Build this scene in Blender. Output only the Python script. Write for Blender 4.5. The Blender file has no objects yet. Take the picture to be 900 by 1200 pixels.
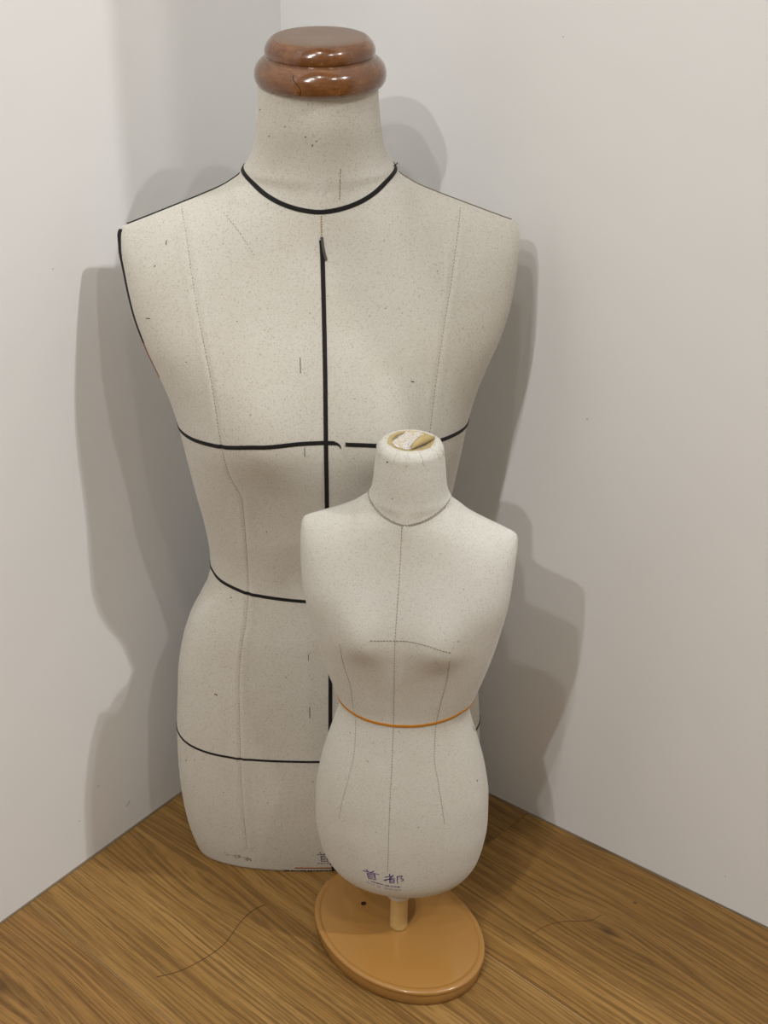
import bpy, bmesh, math, random
import numpy as np
from mathutils import Vector, Matrix
random.seed(7); rng = np.random.default_rng(7)
scene = bpy.context.scene
col = scene.collection
R = math.radians

# ------------------------------------------------------------------ camera, world, lamps, exposure
FPX = 1802.0                                   # focal length in pixels of the 900 x 1200 frame
cam_d = bpy.data.cameras.new('camera'); cam = bpy.data.objects.new('camera', cam_d); col.objects.link(cam)
cam.location = (0, 0, 1.24); cam.rotation_euler = (R(90 - 29.15), 0, 0)
cam_d.sensor_fit = 'VERTICAL'; cam_d.sensor_height = 24.0; cam_d.lens = FPX / 1200 * 24.0
cam_d.clip_start = .02
scene.camera = cam

world = bpy.data.worlds.new('room_light'); scene.world = world; world.use_nodes = True
bg = world.node_tree.nodes['Background']; bg.inputs[0].default_value = (1.0, .93, .76, 1); bg.inputs[1].default_value = .235

LAMPS = [  # ceiling downlights of the room behind and beside the camera: position, watts, colour
    ((-1.20, -1.40, 3.0), 100, (1.0, .985, .955)),
    ((-.85, -.80, 3.0), 54, (1.0, .985, .955)),
    ((-.52, -.30, 3.0), 40, (1.0, .98, .945)),
    ((-.05, .30, 3.0), 24, (1.0, .98, .945)),
    ((1.01, -.34, 3.0), 44, (1.0, .985, .955)),
    ((1.65, .21, 3.0), 58, (1.0, .99, .98)),
    ((2.62, -.28, 4.2), 240, (1.0, .995, .99)),
]
for i, (p, w, c) in enumerate(LAMPS):
    ld = bpy.data.lights.new('downlight', 'POINT'); ld.energy = w; ld.color = c; ld.shadow_soft_size = .03
    lo = bpy.data.objects.new('downlight', ld); lo.location = p; col.objects.link(lo)

vs = scene.view_settings
vs.view_transform = 'Standard'; vs.look = 'None'; vs.exposure = -0.22; vs.gamma = 1.0; vs.use_curve_mapping = False

# ------------------------------------------------------------------ materials
def lin(r, g, b):
    f = lambda c: (c/255)/12.92 if c/255 <= .04045 else ((c/255 + .055)/1.055)**2.4
    return (f(r), f(g), f(b), 1)
class NT:
    """small node-tree helper"""
    def __init__(s, name, rough=.6, coat=0, spec=.5):
        s.m = bpy.data.materials.new(name); s.m.use_nodes = True; s.t = s.m.node_tree
        s.b = s.t.nodes['Principled BSDF']; s.b.inputs['Roughness'].default_value = rough
        s.b.inputs['Coat Weight'].default_value = coat; s.b.inputs['Specular IOR Level'].default_value = spec
        s.b.inputs['Coat Roughness'].default_value = .12
    def n(s, typ, **kw):
        nd = s.t.nodes.new(typ)
        for k, v in kw.items():
            if k in nd.inputs: s.put(v, nd.inputs[k])
            else: setattr(nd, k, v)
        return nd
    def put(s, v, sock):
        if isinstance(v, bpy.types.NodeSocket): s.t.links.new(v, sock)
        else: sock.default_value = v
    def math(s, op, a, b=0.0, c=None):
        nd = s.t.nodes.new('ShaderNodeMath'); nd.operation = op
        s.put(a, nd.inputs[0]); s.put(b, nd.inputs[1])
        if c is not None: s.put(c, nd.inputs[2])
        return nd.outputs[0]
    def mix(s, fac, a, b, blend='MIX'):
        nd = s.t.nodes.new('ShaderNodeMix'); nd.data_type = 'RGBA'; nd.blend_type = blend
        s.put(fac, nd.inputs[0]); s.put(a, nd.inputs[6]); s.put(b, nd.inputs[7]); return nd.outputs[2]
    def noise(s, vec, scale, detail=3, rough=.55, dist=0):
        nd = s.n('ShaderNodeTexNoise'); s.put(vec, nd.inputs['Vector'])
        nd.inputs['Scale'].default_value = scale; nd.inputs['Detail'].default_value = detail
        nd.inputs['Roughness'].default_value = rough; nd.inputs['Distortion'].default_value = dist
        return nd.outputs['Fac']
    def ramp(s, fac, *stops):
        nd = s.n('ShaderNodeValToRGB'); s.put(fac, nd.inputs[0]); e = nd.color_ramp.elements
        while len(e) < len(stops): e.new(.5)
        for el, (p, c) in zip(e, stops): el.position = p; el.color = c if len(c) == 4 else (*c, 1)
        return nd.outputs[0]
    def bump(s, h, strength=.3, dist=.001, prev=None):
        nd = s.n('ShaderNodeBump'); s.put(h, nd.inputs['Height']); nd.inputs['Strength'].default_value = strength
        nd.inputs['Distance'].default_value = dist
        if prev is not None: s.put(prev, nd.inputs['Normal'])
        return nd.outputs[0]
    def obj(s): return s.n('ShaderNodeTexCoord').outputs['Object']
    def stretch(s, vec, sc, rot=(0, 0, 0)):
        nd = s.n('ShaderNodeMapping'); s.put(vec, nd.inputs[0]); nd.inputs['Scale'].default_value = sc
        nd.inputs['Rotation'].default_value = rot; return nd.outputs[0]
    def done(s, color, normal=None):
        s.put(color, s.b.inputs['Base Color'])
        if normal is not None: s.put(normal, s.b.inputs['Normal'])
        return s.m
G = lambda v: (v, v, v, 1)

def mat_wall():
    t = NT('painted_plaster', .62, spec=.25); o = t.obj()
    c = t.mix(t.noise(o, 2.2, 3), lin(233, 233, 233), lin(238, 238, 238))
    h = t.noise(o, 260, 3); h2 = t.noise(o, 14, 3)
    return t.done(c, t.bump(h2, .25, .002, t.bump(h, .10, .0006)))
def mat_canvas(name, base, fleck, sc, thread, amt):
    t = NT(name, .92, spec=.12); o = t.obj()
    t.b.inputs['Sheen Weight'].default_value = .12; t.b.inputs['Sheen Roughness'].default_value = .5
    big = t.noise(o, 9, 4, .6)
    c = t.mix(t.ramp(big, (.35, G(0)), (.7, G(1))), base, tuple(base[i]*k for i, k in enumerate((.93, .91, .87))) + (1,))
    a = t.noise(t.stretch(o, (1, 1, .35)), sc, 2, .7); b = t.noise(t.stretch(o, (.35, .35, 1)), sc*1.1, 2, .7)
    sp = t.noise(o, sc*.75, 2, .8)
    weave = t.math('MAXIMUM', a, b)
    c = t.mix(t.math('MULTIPLY', t.ramp(sp, (.56, G(0)), (.70, G(1))), amt), c, fleck)
    c = t.mix(t.math('MULTIPLY', t.ramp(a, (.60, G(0)), (.72, G(1))), amt*.8), c, fleck)
    c = t.mix(t.math('MULTIPLY', t.ramp(b, (.58, G(0)), (.7, G(1))), amt*.6), c, tuple(min(1, v*1.18) for v in base[:3]) + (1,))
    rare = t.noise(o, 150, 2, .5)
    c = t.mix(t.math('MULTIPLY', t.ramp(rare, (.74, G(0)), (.78, G(1))), .5), c, lin(120, 98, 70))
    n = t.bump(weave, .35, .0006, t.bump(t.noise(o, 45, 3), .25, .0010))
    return t.done(c, n)
def mat_flat(name, c, rough=.6, coat=0, spec=.4, var=.08, sc=60, bump=.1):
    t = NT(name, rough, coat, spec); o = t.obj(); f = t.noise(o, sc, 3)
    d = tuple(v*(1 - var*2) for v in c[:3]) + (1,)
    return t.done(t.mix(f, d, c), t.bump(t.noise(o, sc*8, 2), bump, .0004))
def mat_cap():
    t = NT('varnished_wood', .22, .7); o = t.obj()
    g = t.noise(t.stretch(o, (1, .35, 3.0)), 70, 4, .65, .6); big = t.noise(o, 22, 3, .6)
    c = t.ramp(g, (.25, lin(84, 48, 22)), (.5, lin(116, 72, 36)), (.8, lin(150, 100, 54)))
    c = t.mix(t.ramp(big, (.35, G(0)), (.7, G(1))), c, lin(96, 58, 30))
    c = t.mix(t.math('MULTIPLY', t.ramp(t.noise(o, 420, 2, .7), (.6, G(0)), (.7, G(1))), .35), c, lin(190, 130, 60))
    nz = t.n('ShaderNodeSeparateXYZ'); t.put(t.n('ShaderNodeTexCoord').outputs['Normal'], nz.inputs[0])
    dust = t.ramp(nz.outputs[2], (.80, G(0)), (.99, G(1)))     # grey dust lies on the flat top
    dfac = t.math('MULTIPLY', dust, t.math('ADD', .50, t.math('MULTIPLY', t.noise(o, 60, 4), .30)))
    c = t.mix(dfac, c, lin(128, 112, 98))
    t.put(t.math('ADD', .20, t.math('MULTIPLY', dfac, .45)), t.b.inputs['Roughness'])
    t.put(t.math('MULTIPLY', t.math('SUBTRACT', 1.0, dfac), .6), t.b.inputs['Coat Weight'])
    return t.done(c, t.bump(t.noise(o, 90, 3), .25, .0008))
def mat_plank(i, tone, knots):
    """oak board, grain along object X, bent around the knots"""
    t = NT('oak_board', .52, spec=.35); o = t.obj()
    sp = t.n('ShaderNodeSeparateXYZ'); t.put(o, sp.inputs[0]); u, v = sp.outputs[0], sp.outputs[1]
    kdark = None; vv = v
    for (ku, kv, r, dark) in knots:
        du = t.math('MULTIPLY', t.math('SUBTRACT', u, ku), .30); dv = t.math('SUBTRACT', v, kv)
        d2 = t.math('ADD', t.math('MULTIPLY', du, du), t.math('MULTIPLY', dv, dv))
        e = t.math('EXPONENT', t.math('MULTIPLY', d2, -1/(r*r)))
        vv = t.math('SUBTRACT', vv, t.math('MULTIPLY', t.math('MULTIPLY', dv, e), .85))
        du2 = t.math('MULTIPLY', t.math('SUBTRACT', u, ku), .6)
        e2 = t.math('EXPONENT', t.math('MULTIPLY', t.math('ADD', t.math('MULTIPLY', du2, du2), t.math('MULTIPLY', dv, dv)), -1/(r*r*.035)))
        e2 = t.math('MULTIPLY', e2, dark); kdark = e2 if kdark is None else t.math('MAXIMUM', kdark, e2)
    cb = t.n('ShaderNodeCombineXYZ'); t.put(u, cb.inputs[0]); t.put(vv, cb.inputs[1]); cb.inputs[2].default_value = i*3.7
    p = cb.outputs[0]
    wob = t.noise(t.stretch(p, (2.0, 5.0, 1)), 1.0, 3)
    p2n = t.n('ShaderNodeCombineXYZ'); t.put(u, p2n.inputs[0]); t.put(t.math('ADD', vv, t.math('MULTIPLY', wob, .028)), p2n.inputs[1]); p2n.inputs[2].default_value = i*1.3
    p2 = p2n.outputs[0]
    broad = t.noise(t.stretch(p2, (1.2, 30, 1)), 1.0, 3, .55)
    fine = t.noise(t.stretch(p2, (6.0, 380, 1)), 1.0, 3, .7)
    pore = t.noise(t.stretch(p2, (22.0, 520, 1)), 1.0, 2, .7)
    A, B, Cc = [tuple(c*k for c, k in zip(lin(*q)[:3], tone)) + (1,) for q in ((130, 95, 50), (148, 112, 62), (166, 130, 78))]
    c = t.ramp(broad, (.28, A), (.52, B), (.78, Cc))
    c = t.mix(t.math('MULTIPLY', t.ramp(fine, (.40, G(1)), (.54, G(0))), .70), c, tuple(v*.52 for v in A[:3]) + (1,))
    c = t.mix(t.math('MULTIPLY', t.ramp(fine, (.56, G(0)), (.68, G(1))), .55), c, Cc)
    c = t.mix(t.math('MULTIPLY', t.ramp(pore, (.56, G(0)), (.66, G(1))), .55), c, tuple(v*.45 for v in A[:3]) + (1,))
    if kdark is not None: c = t.mix(kdark, c, lin(62, 42, 26))
    return t.done(c, t.bump(fine, .25, .0004))

M_WALL = mat_wall()
M_CANVAS = mat_canvas('natural_canvas', lin(208, 205, 197), lin(138, 126, 110), 900, None, .62)
M_CANVAS_S = mat_canvas('pale_canvas', lin(206, 204, 197), lin(140, 132, 120), 1000, None, .60)
M_BLACK = mat_flat('black_tape', lin(26, 24, 26), .65, 0, .3)
M_GREY_TAPE = mat_flat('worn_tape_underside', lin(92, 88, 82), .8, 0, .2)
M_ORANGE = mat_flat('orange_tape', lin(188, 124, 40), .6, 0, .3)
M_BROWN = mat_flat('brown_tape', lin(150, 92, 44), .7, 0, .3)
M_STITCH = mat_flat('dark_thread', lin(132, 118, 98), .9, 0, .1)
M_STITCH_S = mat_flat('grey_thread', lin(124, 115, 102), .9, 0, .1)
M_YELLOW = mat_flat('yellow_thread', lin(176, 156, 96), .9, 0, .1)
M_DARK = mat_flat('dark_mark', lin(52, 44, 36), .9, 0, .1)
M_STAIN = mat_flat('grey_smudge', lin(136, 124, 112), .95, 0, .1)
M_INK = mat_flat('purple_ink', lin(82, 62, 128), .8, 0, .2, var=.2, sc=900)
M_INK_PALE = mat_flat('pale_purple_ink', lin(142, 124, 160), .85, 0, .2, var=.2, sc=900)
M_INK_GREY = mat_flat('faded_ink', lin(92, 84, 96), .85, 0, .2, var=.2, sc=900)
M_CAP = mat_cap()
M_BASE = mat_flat('tan_lacquer', lin(168, 122, 62), .26, .6, .5, var=.03, sc=12, bump=.04)
M_POLE = mat_flat('cream_lacquer', lin(206, 172, 112), .3, .5, .5, var=.05, sc=40)
M_HOLE = mat_flat('hole_shadow', lin(48, 22, 14), .8)
M_PAPER = mat_flat('tan_paper', lin(186, 166, 118), .85, 0, .2, var=.08, sc=180, bump=.4)
def mat_torn():
    t = NT('torn_white_paper', .95, spec=.1); o = t.obj()
    c = t.ramp(t.noise(o, 520, 3, .7), (.30, lin(150, 138, 120)), (.46, lin(196, 190, 186)), (.62, lin(222, 218, 214)))
    c = t.mix(t.ramp(t.noise(o, 160, 2), (.52, G(0)), (.66, G(1))), c, lin(200, 186, 146))
    return t.done(c, t.bump(t.noise(o, 600, 3), 1.0, .0008))
M_TORN = mat_torn()
M_CHIP = mat_flat('scuffed_plaster', lin(190, 188, 184), .9, 0, .1)
M_CAULK = mat_flat('grey_sealant', lin(128, 114, 96), .7, 0, .3, var=.12, sc=50)
M_EDGE_HILITE = mat_flat('board_edge_highlight', lin(214, 186, 148), .7, 0, .2, var=.25, sc=60)
M_SUB = mat_flat('dark_underlay', lin(70, 52, 36), .9)
M_HAIR = mat_flat('brown_hair', lin(78, 54, 30), .7)

SEAMS = (0.6646, 0.9651, -0.8906)
KNOTS = {(-1, 0): [(-1.1184, 0.5679, 0.05, 0.75)], (0, 1): [(-1.0785, 0.8274, 0.03, 0.25), (-1.0119, 0.8799, 0.02, 0.1)], (1, 1): [(-0.6992, 1.0835, 0.028, 0.6), (-0.854, 1.1927, 0.03, 0.1), (-0.7042, 1.1418, 0.008, 0.9)]}
HAIR_L = [(-0.2437, 1.1984), (-0.2251, 1.2045), (-0.1994, 1.2218), (-0.1765, 1.2459), (-0.1581, 1.2851), (-0.1467, 1.2999), (-0.1347, 1.3081)]
HAIR_R = [(0.1627, 1.2601), (0.181, 1.2745), (0.2008, 1.2811), (0.2296, 1.2824), (0.2451, 1.2918)]
HOLE = (-0.0503, -0.0091)
ARM_TH = 84

# ------------------------------------------------------------------ the shapes of the two torsos
def pchip(xk, yk, x):
    xk = np.asarray(xk, float); yk = np.asarray(yk, float); x = np.clip(x, xk[0], xk[-1])
    h = np.diff(xk); d = np.diff(yk) / h; m = np.zeros(len(xk))
    for i in range(1, len(xk) - 1):
        if d[i-1] * d[i] > 0:
            w1 = 2*h[i] + h[i-1]; w2 = h[i] + 2*h[i-1]
            m[i] = (w1 + w2) / (w1/d[i-1] + w2/d[i])
    m[0] = d[0]; m[-1] = d[-1]
    i = np.clip(np.searchsorted(xk, x, side='right') - 1, 0, len(xk) - 2)
    t = (x - xk[i]) / h[i]
    return ((2*t**3 - 3*t**2 + 1)*yk[i] + (t**3 - 2*t**2 + t)*h[i]*m[i]
            + (-2*t**3 + 3*t**2)*yk[i+1] + (t**3 - t**2)*h[i]*m[i+1])

class Form:
    """A torso described by level sections: half width, front depth, back depth and a forward shift for each height."""
    def __init__(s, w, df, db, yc, n, bust, roof, ridges=()):
        s.w_, s.df_, s.db_, s.yc_, s.n_, s.bust, s.roof, s.ridges = [np.array(a, float).T for a in (w, df, db, yc, n)] + [bust, roof, ridges]
        k = (s.w_[0] >= roof[0]) & (s.w_[1] >= roof[7]); s.ridge_ = (np.r_[0, s.w_[1][k][::-1]], np.r_[roof[8], s.w_[0][k][::-1]])
    def w(s, z): return pchip(*s.w_, z)
    def point(s, th, z):
        th = np.asarray(th, float); z = np.asarray(z, float) + 0*th
        w = s.w(z); n = pchip(*s.n_, z)
        sn, cs = np.sin(th), np.cos(th)
        x = w * np.sign(sn) * np.abs(sn)**(2/n)
        dep = np.where(cs > 0, pchip(*s.df_, z), pchip(*s.db_, z))
        oval = np.abs(cs)**(2/n)
        # shoulders: the depth runs out towards the shoulder ridge, so chest and back meet like a soft roof
        zt, wt, h, a0, a1, b0, b1 = s.roof[:7]
        W0 = np.where(z < zt, w*1.012, wt)
        shell = np.clip(1 - (np.abs(x)/W0)**4, 0, 1)**.42
        fade = lambda a: np.clip(1 - np.exp(-np.clip(pchip(*s.ridge_, a) - z, 0, 9)/h), 1e-6, 1)**.75
        roofd = shell * fade(np.abs(x)) / fade(0*x)
        st = lambda a, b: (lambda t: t*t*(3 - 2*t))(np.clip((z - a)/(b - a), 0, 1))
        kk = st(a0, a1)*(1 - st(b0, b1))
        y = pchip(*s.yc_, z) - np.sign(cs) * dep * (oval*(1 - kk) + roofd*kk)
        front = np.clip(cs, 0, 1)**.6
        for (bx, bz, amp, sx, szu, szd) in s.bust:
            sz = np.where(z > bz, szu, szd)
            y = y - front * amp * np.exp(-((np.abs(x) - bx)/sx)**2 - ((z - bz)/sz)**2)
        for (zk, xk, amp, wd) in s.ridges:                    # raised seam allowance under the cover
            xs = pchip(zk, xk, z)
            e = (np.abs(x - xs)/wd)
            y = y - front * amp * np.where((z > zk[0]) & (z < zk[-1]), np.exp(-e**4) - 1.3*np.exp(-(e*5)**2), 0)
        return np.stack([x, y, z], -1)
    def theta(s, x, z):
        w = s.w(z); n = pchip(*s.n_, z)
        return np.sign(x) * np.arcsin(np.clip(np.abs(x)/w, 0, 1)**(n/2))
    def front(s, x, z): return s.point(s.theta(np.asarray(x, float), z), z)
    def normal(s, th, z):
        e = 1e-4
        a = s.point(th + e, z) - s.point(th - e, z); b = s.point(th, z + e) - s.point(th, z - e)
        nn = np.cross(a, b); return nn / (np.linalg.norm(nn, axis=-1, keepdims=True) + 1e-12)

BIG = Form(
    w=[(0,.1585),(.02,.1640),(.0425,.1685),(.081,.1725),(.119,.1740),(.168,.1730),(.228,.1685),(.257,.1660),(.291,.1595),(.319,.1505),(.341,.1390),(.363,.1285),(.383,.1245),(.40,.1245),(.437,.1275),(.479,.134),(.52,.1395),(.563,.146),(.59,.1525),(.62,.163),(.655,.177),(.687,.186),(.72,.1912),(.740,.1938),(.7510,.1938),(.7575,.1915),(.7608,.1868),(.7640,.1785),(.7715,.1590),(.7810,.1350),(.7900,.1125),(.8000,.0900),(.8090,.0765),(.8157,.0722),(.824,.0665),(.836,.0620),(.85,.0593),(.872,.0567),(.90,.0548)],
    df=[(0,.0575),(.03,.063),(.08,.068),(.12,.0695),(.168,.069),(.25,.066),(.32,.0615),(.378,.059),(.43,.063),(.5,.070),(.565,.076),(.62,.075),(.68,.069),(.74,.0600),(.78,.0540),(.795,.0520),(.81,.0500),(.84,.0500),(.87,.0515),(.90,.0525)],
    db=[(0,.085),(.05,.10),(.12,.11),(.168,.11),(.25,.095),(.378,.07),(.5,.08),(.6,.088),(.68,.085),(.74,.07),(.78,.06),(.81,.056),(.85,.052),(.90,.0525)],
    yc=[(0,0),(.3,0),(.383,.008),(.45,0),(.563,-.016),(.65,-.004),(.70,.006),(.757,.012),(.82,.010),(.87,.002),(.90,0)],
    n=[(0,2.35),(.12,2.5),(.25,2.45),(.38,2.3),(.56,2.35),(.66,2.4),(.72,2.3),(.76,2.15),(.80,2.0),(.90,2.0)],
    bust=[(.070,.580,.017,.045,.075,.045)],
    roof=(.7575,.1965,.034,.58,.69,.785,.818,.0764,.840))
SMALL = Form(
    w=[(.081,.012),(.0835,.025),(.0868,.040),(.0912,.0520),(.0960,.0610),(.1035,.0690),(.1125,.0755),(.127,.0825),(.148,.0875),(.175,.0905),(.209,.0898),(.240,.0856),(.270,.0785),(.297,.0705),(.310,.0668),(.3185,.0655),(.328,.0675),(.340,.0718),(.363,.0790),(.391,.0865),(.4207,.0930),(.4549,.0988),(.4931,.1020),(.513,.1030),(.5195,.1026),(.5245,.1000),(.5290,.0900),(.5360,.0708),(.5440,.0535),(.5510,.0437),(.5565,.0392),(.5640,.0358),(.5750,.0340),(.589,.0328),(.600,.0315),(.607,.0308),(.6115,.0285),(.6140,.0240),(.6148,.017)],
    df=[(.081,.012),(.0835,.018),(.0868,.026),(.0912,.0330),(.0960,.0385),(.1035,.0435),(.112,.0470),(.127,.0500),(.148,.0522),(.175,.0535),(.209,.0525),(.25,.0490),(.297,.0435),(.3185,.0420),(.35,.0450),(.391,.0500),(.43,.0530),(.47,.0500),(.51,.0445),(.535,.0405),(.550,.0380),(.565,.0350),(.589,.0325),(.600,.0312),(.607,.0306),(.6115,.0283),(.6140,.0238),(.6148,.017)],
    db=[(.081,.012),(.0835,.018),(.0868,.028),(.0912,.0380),(.0960,.0450),(.112,.0550),(.148,.0620),(.175,.0630),(.21,.0600),(.25,.0530),(.3185,.0430),(.37,.0480),(.43,.0520),(.49,.0470),(.53,.0400),(.555,.0350),(.589,.0320),(.600,.0312),(.607,.0306),(.6115,.0283),(.6140,.0238),(.6148,.017)],
    yc=[(.081,0),(.20,0),(.3185,.002),(.42,-.003),(.52,.004),(.60,0),(.6148,0)],
    n=[(.081,2.0),(.12,2.2),(.2,2.3),(.32,2.2),(.44,2.35),(.50,2.3),(.53,2.1),(.56,2.0),(.6148,2.0)],
    bust=[(.040,.425,.0095,.024,.040,.024)],
    roof=(.513,.1042,.018,.42,.47,.542,.560,.0436,.5690))
BIG_T = (-.0637, 1.42, .0006, 2.5, 0.2)         # x, y, z, turn about the vertical, sideways lean (degrees)
SMALL_T = (.0158, 1.256, 0.0, -8.0, 0.8)
def neck_line(th, z0, rise, back):
    q = np.sqrt(np.sin(th)**2 + .05) - .2236
    return z0 + rise*q + np.where(np.cos(th) < 0, back*np.cos(th)**2, 0)
def neck_z_big(th): return neck_line(th, .7883, .0335, .004)
def neck_z_small(th): return neck_line(th, .5460, .0158, .002)
def to_world(T, p):
    a, b = np.radians(T[3]), np.radians(T[4])
    p = np.asarray(p, float); x, y, z = p[..., 0], p[..., 1], p[..., 2]
    x, z = x*np.cos(b) + z*np.sin(b), -x*np.sin(b) + z*np.cos(b)
    return np.stack([T[0] + x*np.cos(a) - y*np.sin(a), T[1] + x*np.sin(a) + y*np.cos(a), T[2] + z], -1)

# ------------------------------------------------------------------ mesh helpers
def obj(name, verts, faces, m, parent=None, smooth=False):
    me = bpy.data.meshes.new(name); me.from_pydata([tuple(map(float, v)) for v in verts], [], faces)
    bm = bmesh.new(); bm.from_mesh(me); bmesh.ops.recalc_face_normals(bm, faces=bm.faces); bm.to_mesh(me); bm.free()
    me.materials.append(m)
    if smooth: me.polygons.foreach_set('use_smooth', [True]*len(me.polygons))
    me.update(); o = bpy.data.objects.new(name, me); col.objects.link(o); o.parent = parent
    return o
def tag(o, label=None, cat=None, kind=None, group=None):
    for k, v in (('label', label), ('category', cat), ('kind', kind), ('group', group)):
        if v: o[k] = v
    return o
def thing(name, loc, label, cat, rot=(0, 0, 0)):
    o = bpy.data.objects.new(name, None); o.empty_display_size = .05; o.location = loc; o.rotation_euler = rot
    col.objects.link(o); return tag(o, label, cat)
def grid(P, close_u=True, cap0=False, cap1=False):
    r, c_ = P.shape[:2]; F_ = []
    for i in range(r - 1):
        for j in range(c_ if close_u else c_ - 1):
            k = (j + 1) % c_; F_.append((i*c_ + j, i*c_ + k, (i+1)*c_ + k, (i+1)*c_ + j))
    if cap0: F_.append(tuple(range(c_ - 1, -1, -1)))
    if cap1: F_.append(tuple((r-1)*c_ + j for j in range(c_)))
    return P.reshape(-1, 3), F_
def lathe(name, prof, m, parent=None, seg=96, sx=1, sy=1, smooth=True):
    a = np.linspace(0, 2*np.pi, seg, endpoint=False)
    P = np.array([[(r*sx*np.cos(t), r*sy*np.sin(t), z) for t in a] for r, z in prof])
    v, f = grid(P, True, True, True)
    return obj(name, v, f, m, parent, smooth)
def tube(pts, rad, seg=6):
    """verts, faces of a round tube along pts"""
    pts = np.asarray(pts, float); V = []; rad = np.zeros(len(pts)) + rad
    for i, p in enumerate(pts):
        t = pts[min(i+1, len(pts)-1)] - pts[max(i-1, 0)]; t = t/np.linalg.norm(t)
        a = np.cross(t, (0, 0, 1) if abs(t[2]) < .9 else (0, 1, 0)); a /= np.linalg.norm(a); b = np.cross(t, a)
        V.append([p + rad[i]*(np.cos(q)*a + np.sin(q)*b) for q in np.linspace(0, 2*np.pi, seg, endpoint=False)])
    return grid(np.array(V), True, True, True)
def join(parts):
    V, F_ = [], []
    for v, f in parts:
        o = len(V); V += [tuple(x) for x in v]; F_ += [tuple(i + o for i in q) for q in f]
    return V, F_
def strip(form, th, z, wid, thick=.0005, lift=.0001):
    """flat tape lying on a form along (th, z): a rectangular section swept over the surface"""
    th = np.asarray(th, float); z = np.asarray(z, float) + 0*th
    p = form.point(th, z); nn = form.normal(th, z); V = []
    wid = np.zeros(len(th)) + wid
    for i in range(len(p)):
        t = p[min(i+1, len(p)-1)] - p[max(i-1, 0)]; t /= np.linalg.norm(t) + 1e-12
        s_ = np.cross(t, nn[i]); s_ /= np.linalg.norm(s_) + 1e-12
        h, k = wid[i]/2, nn[i]
        V.append([p[i] + s_*h - k*.0006, p[i] + s_*h + k*(lift + thick*.5), p[i] + s_*h*.7 + k*(lift + thick),
                  p[i] - s_*h*.7 + k*(lift + thick), p[i] - s_*h + k*(lift + thick*.5), p[i] - s_*h - k*.0006])
    return grid(np.array(V), True, True, True)
def dense(form, xz, step=.002):
    """smooth path on the front of a form through (x, z) points, as theta and z"""
    xz = np.asarray(xz, float); d = np.r_[0, np.cumsum(np.linalg.norm(np.diff(xz, axis=0), axis=1))]
    n = max(3, int(d[-1]/step)); q = np.linspace(0, d[-1], n)
    x, z = (pchip(d, xz[:, 0], q), pchip(d, xz[:, 1], q)) if len(xz) > 2 else (np.interp(q, d, xz[:, 0]), np.interp(q, d, xz[:, 1]))
    return form.theta(x, z), z
def stitches(form, th, z, length, gap, wid=.0004):
    """a running stitch: short thread dashes along (th, z)"""
    p = form.point(th, z); d = np.r_[0, np.cumsum(np.linalg.norm(np.diff(p, axis=0), axis=1))]; parts = []
    q = 0.0
    while q + length < d[-1]:
        s_ = np.linspace(q, q + length, 3); parts.append(strip(form, np.interp(s_, d, th), np.interp(s_, d, z), wid, .0003, .00015))
        q += length + gap*random.uniform(.8, 1.25)
    return join(parts)

# ------------------------------------------------------------------ the room corner
CX, CY = -.1101, 1.6901                                   # foot of the corner
DL = np.array([-.6138, -.7895]); DR = np.array([.7895, -.6138])   # along the left and the right wall, away from the corner
NL = np.array([.7895, -.6138]); NR = np.array([-.6138, -.7895])   # into the room
C2 = np.array([CX, CY])
def wall(name, d, n, length, thick, start=0.0, z0=0.0, z1=2.6):
    a = C2 + d*start; b = C2 + d*length; k = -n*thick
    q = [a, b, b + k, a + k]
    v = [(*p, z0) for p in q] + [(*p, z1) for p in q]
    o = obj(name, v, [(0,1,2,3), (4,5,6,7), (0,1,5,4), (1,2,6,5), (2,3,7,6), (3,0,4,7)], M_WALL)
    return tag(o, kind='structure')
wl = wall('wall_left', DL, NL, 4.2, .12, -.12)
wr_ = wall('wall_right', DR, NR, .90, .12)
wall('shadow_edge_blocker', DR, NR, 1.02, -.132, .90)            # unseen block, added to cast the vertical shadow edge on the left wall
def chip(parent, d, n, t, z, a, b, ang):                 # small scuffs in the paint
    c0 = np.array([*(C2 + d*t), z]); dd = np.array([*d, 0]); nn = np.array([*n, 0]); up = np.array([0, 0, 1.0])
    k = 10; vs_ = []
    for h_, s_ in ((-.0003, 1), (.0003, .75)):
        for q in np.linspace(0, 2*np.pi, k, endpoint=False):
            x_, y_ = a*s_*math.cos(q), b*s_*math.sin(q)*(1 + .3*math.sin(3*q))
            vs_.append(c0 + nn*h_ + dd*(x_*math.cos(ang) - y_*math.sin(ang)) + up*(x_*math.sin(ang) + y_*math.cos(ang)))
    vv_, ff_ = grid(np.array(vs_).reshape(2, k, 3), True, True, True); obj('paint_chip', vv_, ff_, M_CHIP, parent)
for q_ in ((.3615, .0923, .0012, .0010, 0), (.3198, .0394, .0060, .0012, -.7), (.3945, .0621, .0010, .0012, 0), (.3442, .7192, .0008, .0008, 0)): chip(wl, DL, NL, *q_)
for q_ in ((.4064, .547, .0014, .0009, .3), (.6243, .0432, .0010, .0008, 0), (.352, .9274, .0007, .0007, 0)): chip(wr_, DR, NR, *q_)
# sealant bead where each wall meets the boards
def bead(name, d, n, length):
    s = []
    for t in np.linspace(0.0, length, 60):
        p = C2 + d*t; w = .0016 + .0005*math.sin(t*37) + .0003*math.sin(t*91)
        s.append([(*(p - n*.001), -.001), (*(p + n*w), -.001), (*(p + n*w), .0004), (*(p + n*.0005), .0012), (*(p - n*.001), .0012)])
    v, f = grid(np.array(s), True, True, True)
    return tag(obj(name, v, f, M_CAULK), kind='structure')
bead('trim_1', DL, NL, 4.2); bead('trim_2', DR, NR, .90)

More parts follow.
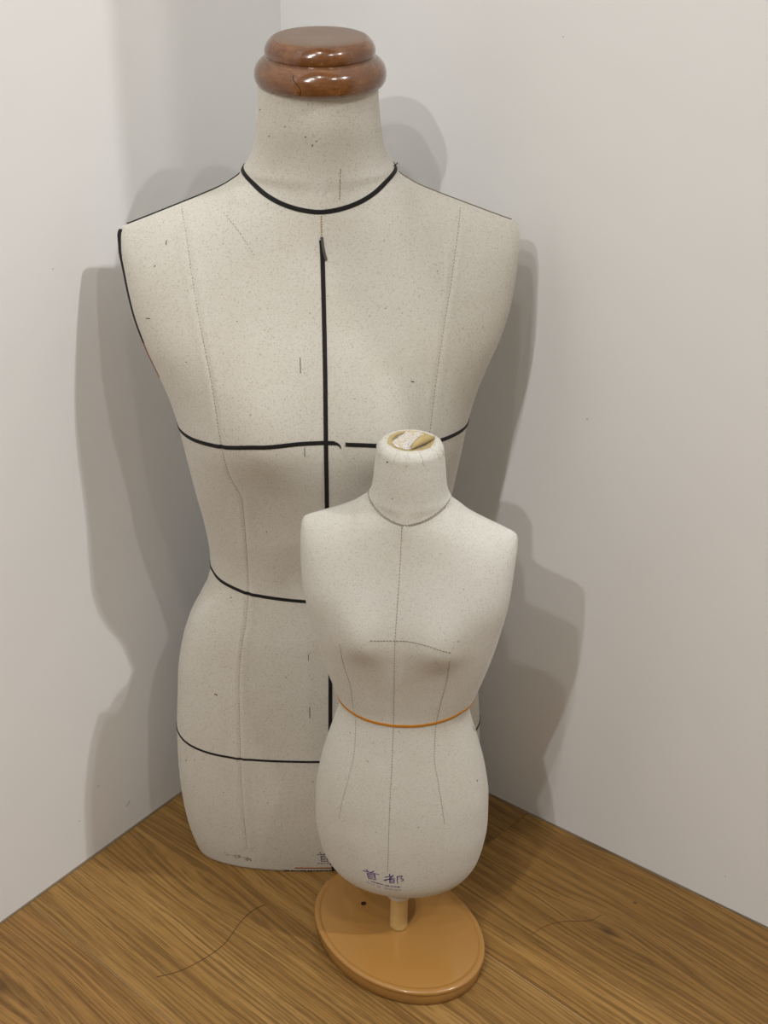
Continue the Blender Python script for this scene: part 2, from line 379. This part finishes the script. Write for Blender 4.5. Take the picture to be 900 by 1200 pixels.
# floor: underlay slab with single oak boards on it
U = np.array([.72, -.694]); U /= np.linalg.norm(U); W = np.array([-U[1], U[0]])      # along and across the boards
V_A, V_B, V_END = SEAMS
bw = V_B - V_A
def clip(poly, p0, n):
    out = []
    for i in range(len(poly)):
        a, b = poly[i], poly[(i+1) % len(poly)]; da, db_ = np.dot(a - p0, n), np.dot(b - p0, n)
        if da >= 0: out.append(a)
        if da*db_ < 0: out.append(a + (b - a)*da/(da - db_))
    return out
def room_clip(poly, inset=.0015):
    poly = clip(poly, C2 + NL*inset, NL)
    if len(poly) > 2: poly = clip(poly, C2 + NR*inset, NR)
    return poly
def uv(u, v): return U*u + W*v
base_poly = room_clip([np.array(p, float) for p in ((-4, -3), (3.2, -3), (3.2, 2.4), (-4, 2.4))], 0)
nb = len(base_poly)
floor = obj('floor', [(*p, -.03) for p in base_poly] + [(*p, -.0085) for p in base_poly],
            [tuple(range(nb)), tuple(range(nb, 2*nb))] + [(i, (i+1) % nb, nb + (i+1) % nb, nb + i) for i in range(nb)], M_SUB)
tag(floor, kind='structure')
tones = [(1.05, 1.05, 1.0), (.97, .98, 1.02), (1.02, .99, .88), (1.03, .99, .95), (.92, .92, .93)]
def plank(u0, u1, v0, v1, idx, tone, knots=()):
    g = .00015
    q = [uv(u0 + g, v0 + g), uv(u1 - g, v0 + g), uv(u1 - g, v1 - g), uv(u0 + g, v1 - g)]
    q = room_clip(q)
    if len(q) < 3: return
    P = np.array([(np.dot(p, U), np.dot(p, W)) for p in q]); ctr = P.mean(0); n = len(P)
    sh = [p + (ctr - p)/np.linalg.norm(ctr - p)*.0013 for p in P]             # eased edge
    v = [(*p, -.0085) for p in P] + [(*p, -.0005) for p in P] + [(*p, 0.0) for p in sh]
    f = [tuple(range(n)), tuple(range(2*n, 3*n))]
    for L_ in (0, 1): f += [(L_*n + i, L_*n + (i+1) % n, (L_+1)*n + (i+1) % n, (L_+1)*n + i) for i in range(n)]
    o = obj('plank', v, f, mat_plank(idx, tone, knots), floor); o.data.materials.append(M_EDGE_HILITE)
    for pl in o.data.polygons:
        if .1 < abs(pl.normal.z) < .99 and abs(pl.normal.y) > abs(pl.normal.x)*3: pl.material_index = 1       # pale arris: edge highlight painted onto the long bevels
    o.rotation_euler = (0, 0, math.atan2(U[1], U[0]))
    return o
idx = 0
for k in range(-9, 3):
    v0 = V_A + k*bw; v1 = v0 + bw
    if k == 1:   cuts = [-3.2, V_END, 1.2, 3.4]
    elif k == 0: cuts = [-3.2, -1.85, .9, 3.2]
    elif k == -1: cuts = [-3.2, -.55, 1.6, 4]
    else:
        s0 = random.uniform(-1.9, -.6); cuts = [-4.5, s0, s0 + 2.1, 5.5]
    for a, b in zip(cuts, cuts[1:]):
        kn = KNOTS.get((k, cuts.index(a)), ())
        tone = {0: tones[0], 1: tones[2], -1: tones[3]}.get(k, tones[idx % 5])
        if k == 1 and a < V_END - .01: tone = (.82, .78, .74)
        plank(a, b, v0, v1, idx, tone, kn); idx += 1

# ------------------------------------------------------------------ the full-size dress form
def torso_grid(form, zs, nz, cols, a=.7):
    """rows of a form whose last rows bend to end along the neckline nz(theta)"""
    th = np.linspace(-np.pi, np.pi, cols, endpoint=False); top = zs[-1]; rows = []
    for z in zs:
        k = 0 if z < a*top else ((z - a*top)/(top - a*top))
        rows.append(form.point(th, z + k*(nz(th) - top)))
    return np.array(rows)
def neck_grid(form, nz, z1, rows, cols):
    th = np.linspace(-np.pi, np.pi, cols, endpoint=False)
    return np.array([form.point(th, nz(th) - .002 + (z1 - nz(th) + .002)*t) for t in rows])
PR_L = [(-.131,.7790),(-.1268,.7636),(-.1209,.7228),(-.1137,.6773),(-.1068,.6394),(-.103,.6076),(-.0996,.5732),(-.0942,.5366),(-.0828,.499),(-.0822,.4607),(-.0819,.4127),(-.0825,.3785),(-.0865,.3404),(-.092,.3118),(-.0963,.2702),(-.098,.2043),(-.099,.1342),(-.0982,.0839),(-.0965,.0354)]
PR_R = [(-x, z) for x, z in PR_L]
PR_R[:7] = [(.134,.7775),(.1299,.7577),(.1217,.7122),(.1133,.6668),(.1066,.6201),(.102,.578),(.0945,.5366)]
def ridge(l, amp, wd):
    l = sorted(l, key=lambda q: q[1]); return (np.array([q[1] for q in l]), np.array([q[0] for q in l]), amp, wd)
BIG.ridges = [ridge(PR_L, .0010, .0085), ridge(PR_R, .0010, .0085)]
big = thing('dress_form', BIG_T[:3], 'full-size canvas dress form with wooden neck cap and black style tapes', 'dress form',
            (0, R(BIG_T[4]), R(BIG_T[3])))
zs = np.r_[np.linspace(0, .02, 8), np.linspace(.024, .735, 170), np.linspace(.739, .7995, 46)]
v, f = grid(torso_grid(BIG, zs, neck_z_big, 420, .92), True, True, True)
torso = obj('torso', v, f, M_CANVAS, big, True)
v, f = grid(neck_grid(BIG, neck_z_big, .8985, np.linspace(0, 1, 46)**1.0, 240), True, True, True)
obj('neck', v, f, M_CANVAS, big, True)
# lathe-turned cap
def arc(cx, cz, r, a0, a1, n=9, k=1.0): return [(cx + r*math.cos(R(a)), cz + k*r*math.sin(R(a))) for a in np.linspace(a0, a1, n)]
prof = [(.0540, .8935), (.0575, .8945), (.0598, .8980), (.0606, .9025), (.0602, .9072), (.0586, .9114), (.0558, .9150), (.0524, .9176), (.0496, .9190),
        (.0490, .9196), (.0498, .9206), (.0504, .9222), (.0506, .9244), (.0500, .9275), (.0483, .9310), (.0458, .9340), (.0432, .9360), (.0408, .9370), (.030, .9374), (.010, .9372), (.003, .9368)]
cap = lathe('neck_cap', prof, M_CAP, big, 128); cap['label'] = 'turned and varnished brown wooden cap with two tiers'
cap.location = (.0025, 0.0, .0022)
crk = []
for t in np.linspace(0, 1, 14):                           # drying crack in the lower ring
    a = R(-90 - 19 + 3.0*math.sin(t*5) - 3*t); z = .897 + .0165*t
    r = np.interp(z, [q[1] for q in prof[1:9]], [q[0] for q in prof[1:9]]); crk.append((r*math.cos(a), r*math.sin(a), z))
v, f = tube(crk, .00035, 5); obj('crack', v, f, M_DARK, cap)

def tape(name, th, z, wid, m, parent=big, form=BIG, label=None, thick=.0006):
    v, f = strip(form, th, z, wid, thick); o = obj(name, v, f, m, parent)
    if label: o['label'] = label
    return o
def around(form, xz, side, zback):
    """theta, z of a level tape: the measured front points, then on round the side and the back"""
    th, z = dense(form, xz); return th, z
thn = np.linspace(-np.pi, np.pi, 200); tape('neck_tape', thn, neck_z_big(thn), .0044, M_BLACK, label='black tape around the neckline')
th, z = dense(BIG, [(.0005,.7625),(.001,.7596),(.0018,.7171),(.0021,.6484),(.0017,.5747),(.0016,.5011),(.0026,.3671),(.0024,.2943),(.0014,.2239),(.0006,.1691),(.0004,.10),(.0004,.012)])
tape('center_front_tape', th, z, .0042, M_BLACK, label='black tape down the center front', thick=.0009)
th, z = dense(BIG, [(.001,.7655),(.0022,.7550),(.0048,.7440)], .001)
tape('tape_tail', th, z, .0026, M_GREY_TAPE, label='loose grey folded end of the center tape', thick=.0016)
# bust tape: from the back round the left side, over the front to a torn end, a gap, and on round the right side
th, z = dense(BIG, [(-.1418,.5657),(-.1324,.5655),(-.1164,.5668),(-.0946,.571),(-.0653,.5765),(-.0327,.5768),(.0017,.5756),(.0105,.5756)])
tb = np.linspace(-np.pi, th[0] - .05, 60)
tape('bust_tape', np.r_[tb, th], np.r_[np.zeros(60) + .5657, z], .0043, M_BLACK, label='black tape across the bust')
th, z = dense(BIG, [(.0105,.5756),(.0135,.5742),(.0155,.5722),(.0158,.5702)], .0006)
tape('frayed_end', th, z, np.linspace(.0036, .0006, len(th)), M_BLACK)
th, z = dense(BIG, [(.0205,.5749),(.0491,.5762),(.08,.5740),(.0995,.5703),(.1174,.5668),(.1311,.5660),(.1389,.5653)])
tb = np.linspace(th[-1] + .05, np.pi, 60)
tape('bust_tape', np.r_[th, tb], np.r_[z, np.zeros(60) + .5653], .0043, M_BLACK)
def ring(name, pts, wid, label):
    mir = [(-x, z) for x, z in pts[::-1]]
    th, z = dense(BIG, pts + mir[1:] if abs(pts[-1][0]) < 1e-6 else pts + mir)
    tb1 = np.linspace(-np.pi, th[0] - .05, 50); tb2 = np.linspace(th[-1] + .05, np.pi, 50)
    tape(name, np.r_[tb1, th, tb2], np.r_[tb1*0 + z[0], z, tb2*0 + z[-1]], wid, M_BLACK, label=label)
ring('waist_tape', [(-.1216,.3836),(-.1149,.3795),(-.1018,.3765),(-.0836,.3733),(-.0566,.371),(-.0207,.3684),(0,.3674)], .0036, 'black tape around the waist')
ring('hip_tape', [(-.1699,.177),(-.1624,.1746),(-.1484,.1728),(-.1242,.1714),(-.0909,.1709),(-.0531,.1705),(0,.1695)], .0026, 'thin black tape around the hips')
# armhole tape on the arm side at the left of the picture, worn to brown lower down
za = np.linspace(.7565, .6560, 60); tape('armhole_tape', -np.radians(np.linspace(85, 76, 60)), za, .0042, M_BLACK, label='black tape along the armhole edge')
za = np.linspace(.6560, .6200, 20); tape('armhole_tape', -np.radians(np.linspace(76, 78, 20)), za, .0024, M_BROWN, label='worn brown end of the armhole tape')
for sg in (-1, 1):
    zt = np.linspace(.7615, .8105, 60)
    tape('shoulder_tape', zt*0 + sg*R(91), zt, .0024 if sg < 0 else .0014, M_BLACK if sg < 0 else M_STITCH_S)
def seam(name, form, parent, pts, m, ln, gap, wid=.0005):
    th, z = dense(form, pts, .0015); v, f = stitches(form, th, z, ln, gap, wid)
    return obj(name, v, f, m, parent)
for pr in (PR_L, PR_R): seam('seam_stitching', BIG, big, pr, M_STITCH, .0016, .0016, .00045)
seam('seam_stitching', BIG, big, [(.001,.7850),(.001,.7660)], M_YELLOW, .0016, .0008, .0014)
seam('seam_stitching', BIG, big, [(-.0877,.780),(-.0775,.7702),(-.0622,.7478)], M_STITCH, .0016, .0022, .00035)
seam('neck_stitching', BIG, big, [(.0193,.828),(.0181,.797)], M_STITCH, .002, .001, .0005)
def mark(form, x, z, dx, dz, wid):
    a = np.array([(x - dx/2, z - dz/2), (x, z), (x + dx/2, z + dz/2)]); return strip(form, form.theta(a[:, 0], a[:, 1]), a[:, 1], wid, .0002, .0001)
mk = [(-.1458,.753,.0005,.0035,.0008),(-.1575,.7326,.001,.001,.001),(-.166,.6848,.004,.0006,.0007),(-.0213,.6508,.0,.014,.0006),(-.019,.5672,.0,.010,.0006),(-.0207,.2355,0,.014,.0007),(-.0207,.305,0,.008,.0005),
      (-.1223,.2509,.0032,-.001,.0011),(-.162,.1482,.001,.001,.0009),(-.1014,.3644,.0008,.0008,.0010),(-.1514,.1548,.0008,.0008,.0008),(.085,.6350,.003,-.001,.0008),(-.06,.46,.0008,.0008,.0007),(.03,.62,.0008,.0008,.0007),(-.13,.65,.0008,.0008,.0007),(.06,.70,.001,0,.0007),(.11,.73,.0008,.0008,.0007),(-.08,.69,.0008,.0008,.0007),(-.045,.28,.0008,.0008,.0007),(-.12,.12,.0008,.0008,.0007),
      (-.012,.8600,.001,.0006,.0009),(-.006,.8520,.0006,.0022,.0007),(-.045,.8560,.0012,.0004,.0007),(-.053,.8770,.001,.001,.0007),(-.002,.8560,.0008,.0008,.0007)]
v, f = join([mark(BIG, *m_) for m_ in mk]); tag(obj('pin_marks', v, f, M_DARK, big), 'dark pin holes and loose threads in the canvas', kind='stuff')
sm = [(-.1092 + random.gauss(0, .005), .0195 + random.gauss(0, .0012), random.uniform(.0008, .003), 0, random.uniform(.0005, .0010)) for _ in range(22)] \
   + [(-.0965 + random.gauss(0, .0022), .0175 + random.gauss(0, .0012), random.uniform(.0008, .002), 0, random.uniform(.0006, .0012)) for _ in range(16)]
v, f = join([mark(BIG, *m_) for m_ in sm]); tag(obj('smudge', v, f, M_STAIN, big), 'grey scuff near the bottom edge', kind='stuff')
# bottom edge: brown strip, black notch, frayed hem
th, z = dense(BIG, [(-.0425,.0066),(-.0005,.0060)]); tape('hem_strip', th, z, .0016, M_BROWN, label='thin brown strip at the bottom hem')
th, z = dense(BIG, [(.0015,.0085),(.0018,.001)], .001); tape('hem_notch', th, z, .0032, M_BLACK)
parts = [mark(BIG, -.055 + .0017*i + random.uniform(-.0006, .0006), .0012, .002, random.uniform(-.0006, .0006), random.uniform(.0006, .0018)) for i in range(36)]
v, f = join(parts); tag(obj('frayed_hem', v, f, M_DARK, big), 'frayed dark hem at the bottom edge', kind='stuff')
# faint thread sticking up at the neckline
v, f = tube([(.0675, .006, .8135), (.0692, .004, .8175), (.0720, .003, .8190), (.0738, .002, .8215)], .0005, 5); obj('thread_end', v, f, M_DARK, big)

# ink stamp, brushed strokes given in a unit square
SHOU = [[(.21,1.0),(.33,.78)], [(.68,.98),(.42,.68)], [(.0,.76),(.25,.76),(.68,.73),(1.0,.70)], [(.28,.62),(.31,.10)], [(.30,.56),(.71,.62)], [(.70,.65),(.77,.0)], [(.34,.40),(.68,.44)], [(.34,.22),(.69,.26)], [(.30,.06),(.74,.05)]]
DU = [[(.05,.58),(.45,.80)], [(.29,1.0),(.33,.40)], [(.0,.24),(.29,.44),(.56,.62)], [(.50,.92),(.32,.53),(.05,.16)], [(.305,.38),(.30,.02)], [(.305,.38),(.54,.44)], [(.53,.46),(.53,.04)], [(.31,.20),(.52,.26)], [(.305,.03),(.53,.08)], [(.69,.82),(.70,.0)], [(.69,.81),(.95,.92),(.86,.63)], [(.86,.63),(1.0,.50),(.88,.29)]]
def brush(form, strokes, x0, x1, z0, z1, wid):
    parts = []
    for st in strokes:
        pts = [(x0 + a*(x1 - x0), z0 + b*(z1 - z0)) for a, b in st]; th, z = dense(form, pts, .0006)
        t = np.linspace(0, 1, len(th)); parts.append(strip(form, th, z, wid*(1.15 - .55*t), .00012, .00008))
    return join(parts)
def small_print(form, pts, h, step, seed, wid):
    """one line of tiny worn printing, letters too faint to read"""
    r = random.Random(seed); xz = np.array(pts); parts = []; x = xz[0, 0]
    while x < xz[-1, 0]:
        z = float(pchip(xz[:, 0], xz[:, 1], x)); k = r.random()
        if k < .82:
            parts.append(mark(form, x, z, r.uniform(-.3, .3)*h, h*r.uniform(.6, 1), wid))
            if r.random() < .7: parts.append(mark(form, x + step*.3, z + r.choice((-.4, 0, .4))*h, step*.6, 0, wid))
        x += step*r.uniform(.8, 1.2)
    return join(parts)
v, f = brush(BIG, SHOU, -.0165, -.0005, .0175, .0345, .0011)
o = obj('ink_stamp', v, f, M_INK_GREY, big); o['label'] = 'faded grey stamped writing at the bottom of the torso'
v, f = small_print(BIG, [(-.016,.0150),(.0,.0146),(.014,.0150)], .0016, .0016, 3, .0005); obj('ink_stamp_line', v, f, M_INK_GREY, big)

# ------------------------------------------------------------------ the half-size dress form on its stand
small = thing('miniature_dress_form', SMALL_T[:3], 'small half-scale canvas dress form on a tan oval stand with orange waist tape', 'dress form',
              (0, R(SMALL_T[4]), R(SMALL_T[3])))
C_S = [(-.002,.5437),(-.0022,.5085),(-.003,.4594),(-.0036,.4336),(-.0043,.3801),(-.0055,.3216),(-.0056,.2917),(-.0061,.2333),(-.0064,.1687),(-.0071,.1417)]
P_L = [(-.0569,.4204),(-.0541,.3903),(-.0483,.3619),(-.0468,.3311),(-.0441,.3107),(-.0442,.2873),(-.0494,.2527),(-.0559,.2207),(-.0594,.198)]
P_R = [(.0485,.415),(.0452,.3822),(.039,.3462),(.0355,.3123),(.0357,.2885),(.0405,.26),(.046,.2304),(.0494,.2096)]
SMALL.ridges = [ridge(C_S, .00030, .006)]
zs = np.r_[np.linspace(.081, .10, 22), np.linspace(.1025, .505, 150), np.linspace(.507, .5515, 40)]
v, f = grid(torso_grid(SMALL, zs, neck_z_small, 360, .92), True, True, True); obj('torso', v, f, M_CANVAS_S, small, True)
v, f = grid(neck_grid(SMALL, neck_z_small, .6148, np.r_[np.linspace(0, .80, 26), np.linspace(.815, 1, 22)], 160), True, True, True); obj('neck', v, f, M_CANVAS_S, small, True)
seam('seam_stitching', SMALL, small, C_S, M_STITCH_S, .0016, .0016, .00050)
seam('seam_stitching', SMALL, small, P_L, M_STITCH_S, .0011, .0018, .0004)
seam('seam_stitching', SMALL, small, P_R, M_STITCH_S, .0012, .0016, .00045)
seam('seam_stitching', SMALL, small, [(-.0263,.4332),(-.0138,.4326),(-.0028,.4327),(.0102,.4337),(.0267,.4335),(.0428,.429),(.0506,.4255)], M_STITCH_S, .0018, .0013, .0006)
thn = np.linspace(-R(88), R(88), 120); v, f = stitches(SMALL, thn, neck_z_small(thn), .0018, .0009, .0006); obj('neck_stitching', v, f, M_STITCH_S, small)
th, z = dense(SMALL, [(-.0597,.3262),(-.0489,.3240),(-.0324,.3217),(-.0106,.3212),(.0105,.3222),(.0311,.3250),(.0495,.3290),(.0600,.3325)])
tb1 = np.linspace(-np.pi, th[0] - .05, 40); tb2 = np.linspace(th[-1] + .05, np.pi, 40)
tape('waist_tape', np.r_[tb1, th, tb2], np.r_[tb1*0 + z[0], z, tb2*0 + z[-1]], .0032, M_ORANGE, small, SMALL, 'orange tape around the waist')
mk = [(.0784,.2474,.0005,.0014,.0009),(-.0178,.6040,.001,.001,.0012),(-.0120,.5700,.0006,.0006,.0008),(.0,.315,.0008,.0008,.0007),(.0745,.295,.0006,.006,.0004),(-.05,.30,.0008,.0008,.0006)]
v, f = join([mark(SMALL, *m_) for m_ in mk]); tag(obj('pin_marks', v, f, M_DARK, small), 'dark pin holes in the canvas', kind='stuff')
wr = []
for k in range(9):                                        # pleats pinched in where the neck cover is drawn over the top
    a = R(-115 + k*29 + random.uniform(-7, 7)); zz = np.linspace(.6050, .6143, 7)
    wr.append(strip(SMALL, a + np.linspace(0, random.uniform(-.10, .10), 7), zz, random.uniform(.0008, .0016), .0005, .0002))
v, f = join(wr); obj('gathered_pleats', v, f, M_CANVAS_S, small)
v, f = brush(SMALL, SHOU, -.0333, -.0155, .1268, .1405, .0011); o = obj('ink_stamp', v, f, M_INK, small); o['label'] = 'purple stamped writing of two characters'
v, f = brush(SMALL, DU, -.0109, .0096, .1255, .1395, .0011); obj('ink_stamp', v, f, M_INK, small)
v, f = small_print(SMALL, [(-.027,.1243),(-.0188,.1226),(-.0108,.1212),(-.002,.1203),(.0068,.1210)], .0017, .0015, 5, .0006); obj('ink_stamp_line', v, f, M_INK, small)
v, f = small_print(SMALL, [(-.0297,.1205),(-.0206,.1178),(-.0109,.1160),(-.0021,.1152),(.0083,.1162)], .0015, .0016, 9, .0005); obj('ink_stamp_line', v, f, M_INK_PALE, small)
# what is left of a paper label on the neck top
def sheet(name, outline, z, m, parent, thick=.0006, warp=None):
    pts = np.array(outline, float); n = len(pts); zt = np.zeros(n) + z if warp is None else z + np.array([warp(*p) for p in pts])
    v = [(*p, h) for p, h in zip(pts, zt)] + [(*p, h + thick) for p, h in zip(pts, zt)]
    f = [tuple(range(n)), tuple(range(n, 2*n))] + [(i, (i+1) % n, n + (i+1) % n, n + i) for i in range(n)]
    return obj(name, v, f, m, parent)
lab = sheet('paper_label', [(.0215*math.cos(a) + random.uniform(-.0006, .0006), .0205*math.sin(a) + random.uniform(-.0006, .0006)) for a in np.linspace(0, 2*np.pi, 40, endpoint=False)], .6142, M_PAPER, small)
lab['label'] = 'round tan paper patch on the neck top'
torn = [(-.0165,-.008),(-.0120,-.0150),(-.0040,-.0195),(.0035,-.0190),(.0060,-.0090),(.0090,.0010),(.0120,.0110),(.0085,.0165),(.0010,.0180),(-.0060,.0165),(-.0085,.0090),(-.0120,.0040),(-.0140,-.0015)]
tp = []
for i in range(len(torn)):
    a, b = np.array(torn[i]), np.array(torn[(i+1) % len(torn)])
    for t in (0, .33, .66): tp.append(a + (b - a)*t + (rng.normal(0, .0005, 2) if t else 0))
sheet('torn_paper', tp, .6150, M_TORN, lab)
# curled flap: a rolled strip standing on the patch
V = []
for t in np.linspace(0, 1, 12):
    p = np.array([.0025 + .0185*t, -.0195 + .0260*t]); rr = .0012 + .0030*math.sin(math.pi*min(1, t*1.05))**.8; dn = np.array([.81, -.58])
    V.append([(*(p - dn*.0055*math.sin(math.pi*t*.9 + .1)), .6152)] + [(*(p + dn*(rr*math.sin(a))), .6155 + rr*(1 - math.cos(a))) for a in np.linspace(-.4, 3.6, 9)])
v, f = grid(np.array(V), False); fl = obj('folded_flap', v, f, M_PAPER, lab, True)
md = fl.modifiers.new('thickness', 'SOLIDIFY'); md.thickness = .0004
# collar, pole, oval base
lathe('pole_collar', [(.0095, .0655), (.0125, .0650), (.0138, .0665), (.0145, .0700), (.0150, .0780), (.0170, .0840), (.020, .0875)], M_CANVAS_S, small, 48)
lathe('pole', [(.0060, .0190), (.0100, .0190), (.0097, .0215), (.0096, .0640), (.0096, .0720)], M_POLE, small, 40)
ba = bpy.data.objects.new
bprof = [(.975, .0002), (.985, .0010), (.982, .0115), (.980, .0128), (.992, .0142), (1.0, .0158), (.997, .0176), (.985, .0188), (.955, .0194), (.935, .0193), (.925, .0186), (.915, .0186), (.905, .0190), (.5, .0192), (.02, .0192)]
base = lathe('base', bprof, M_BASE, small, 128, .1095, .0815)
base.rotation_euler = (0, -R(SMALL_T[4]), R(-51.0 - SMALL_T[3])); base['label'] = 'glossy tan oval base board with a stepped rim'
hx, hy = HOLE
hole = lathe('screw_hole', [(.0001, .0190), (.0030, .0190), (.0030, .01945), (.0025, .01950), (.0022, .01930), (.0001, .01930)], M_HOLE, base, 24)
hole.location = (hx, hy, 0)

# ------------------------------------------------------------------ hairs lying on the floor
def hair(pts, rad, label):
    xs = np.array(pts); d = np.r_[0, np.cumsum(np.linalg.norm(np.diff(xs, axis=0), axis=1))]; q = np.linspace(0, d[-1], 40)
    P = np.stack([pchip(d, xs[:, 0], q), pchip(d, xs[:, 1], q), q*0 + rad*.9], -1)
    v, f = tube(P, rad, 6); tag(obj('hair', v, f, M_HAIR), label, 'hair')
hair(HAIR_L, .00035, 'long dark curved hair on the floor in front of the big form')
hair(HAIR_R, .00022, 'short faint curved hair on the floor right of the tan stand')
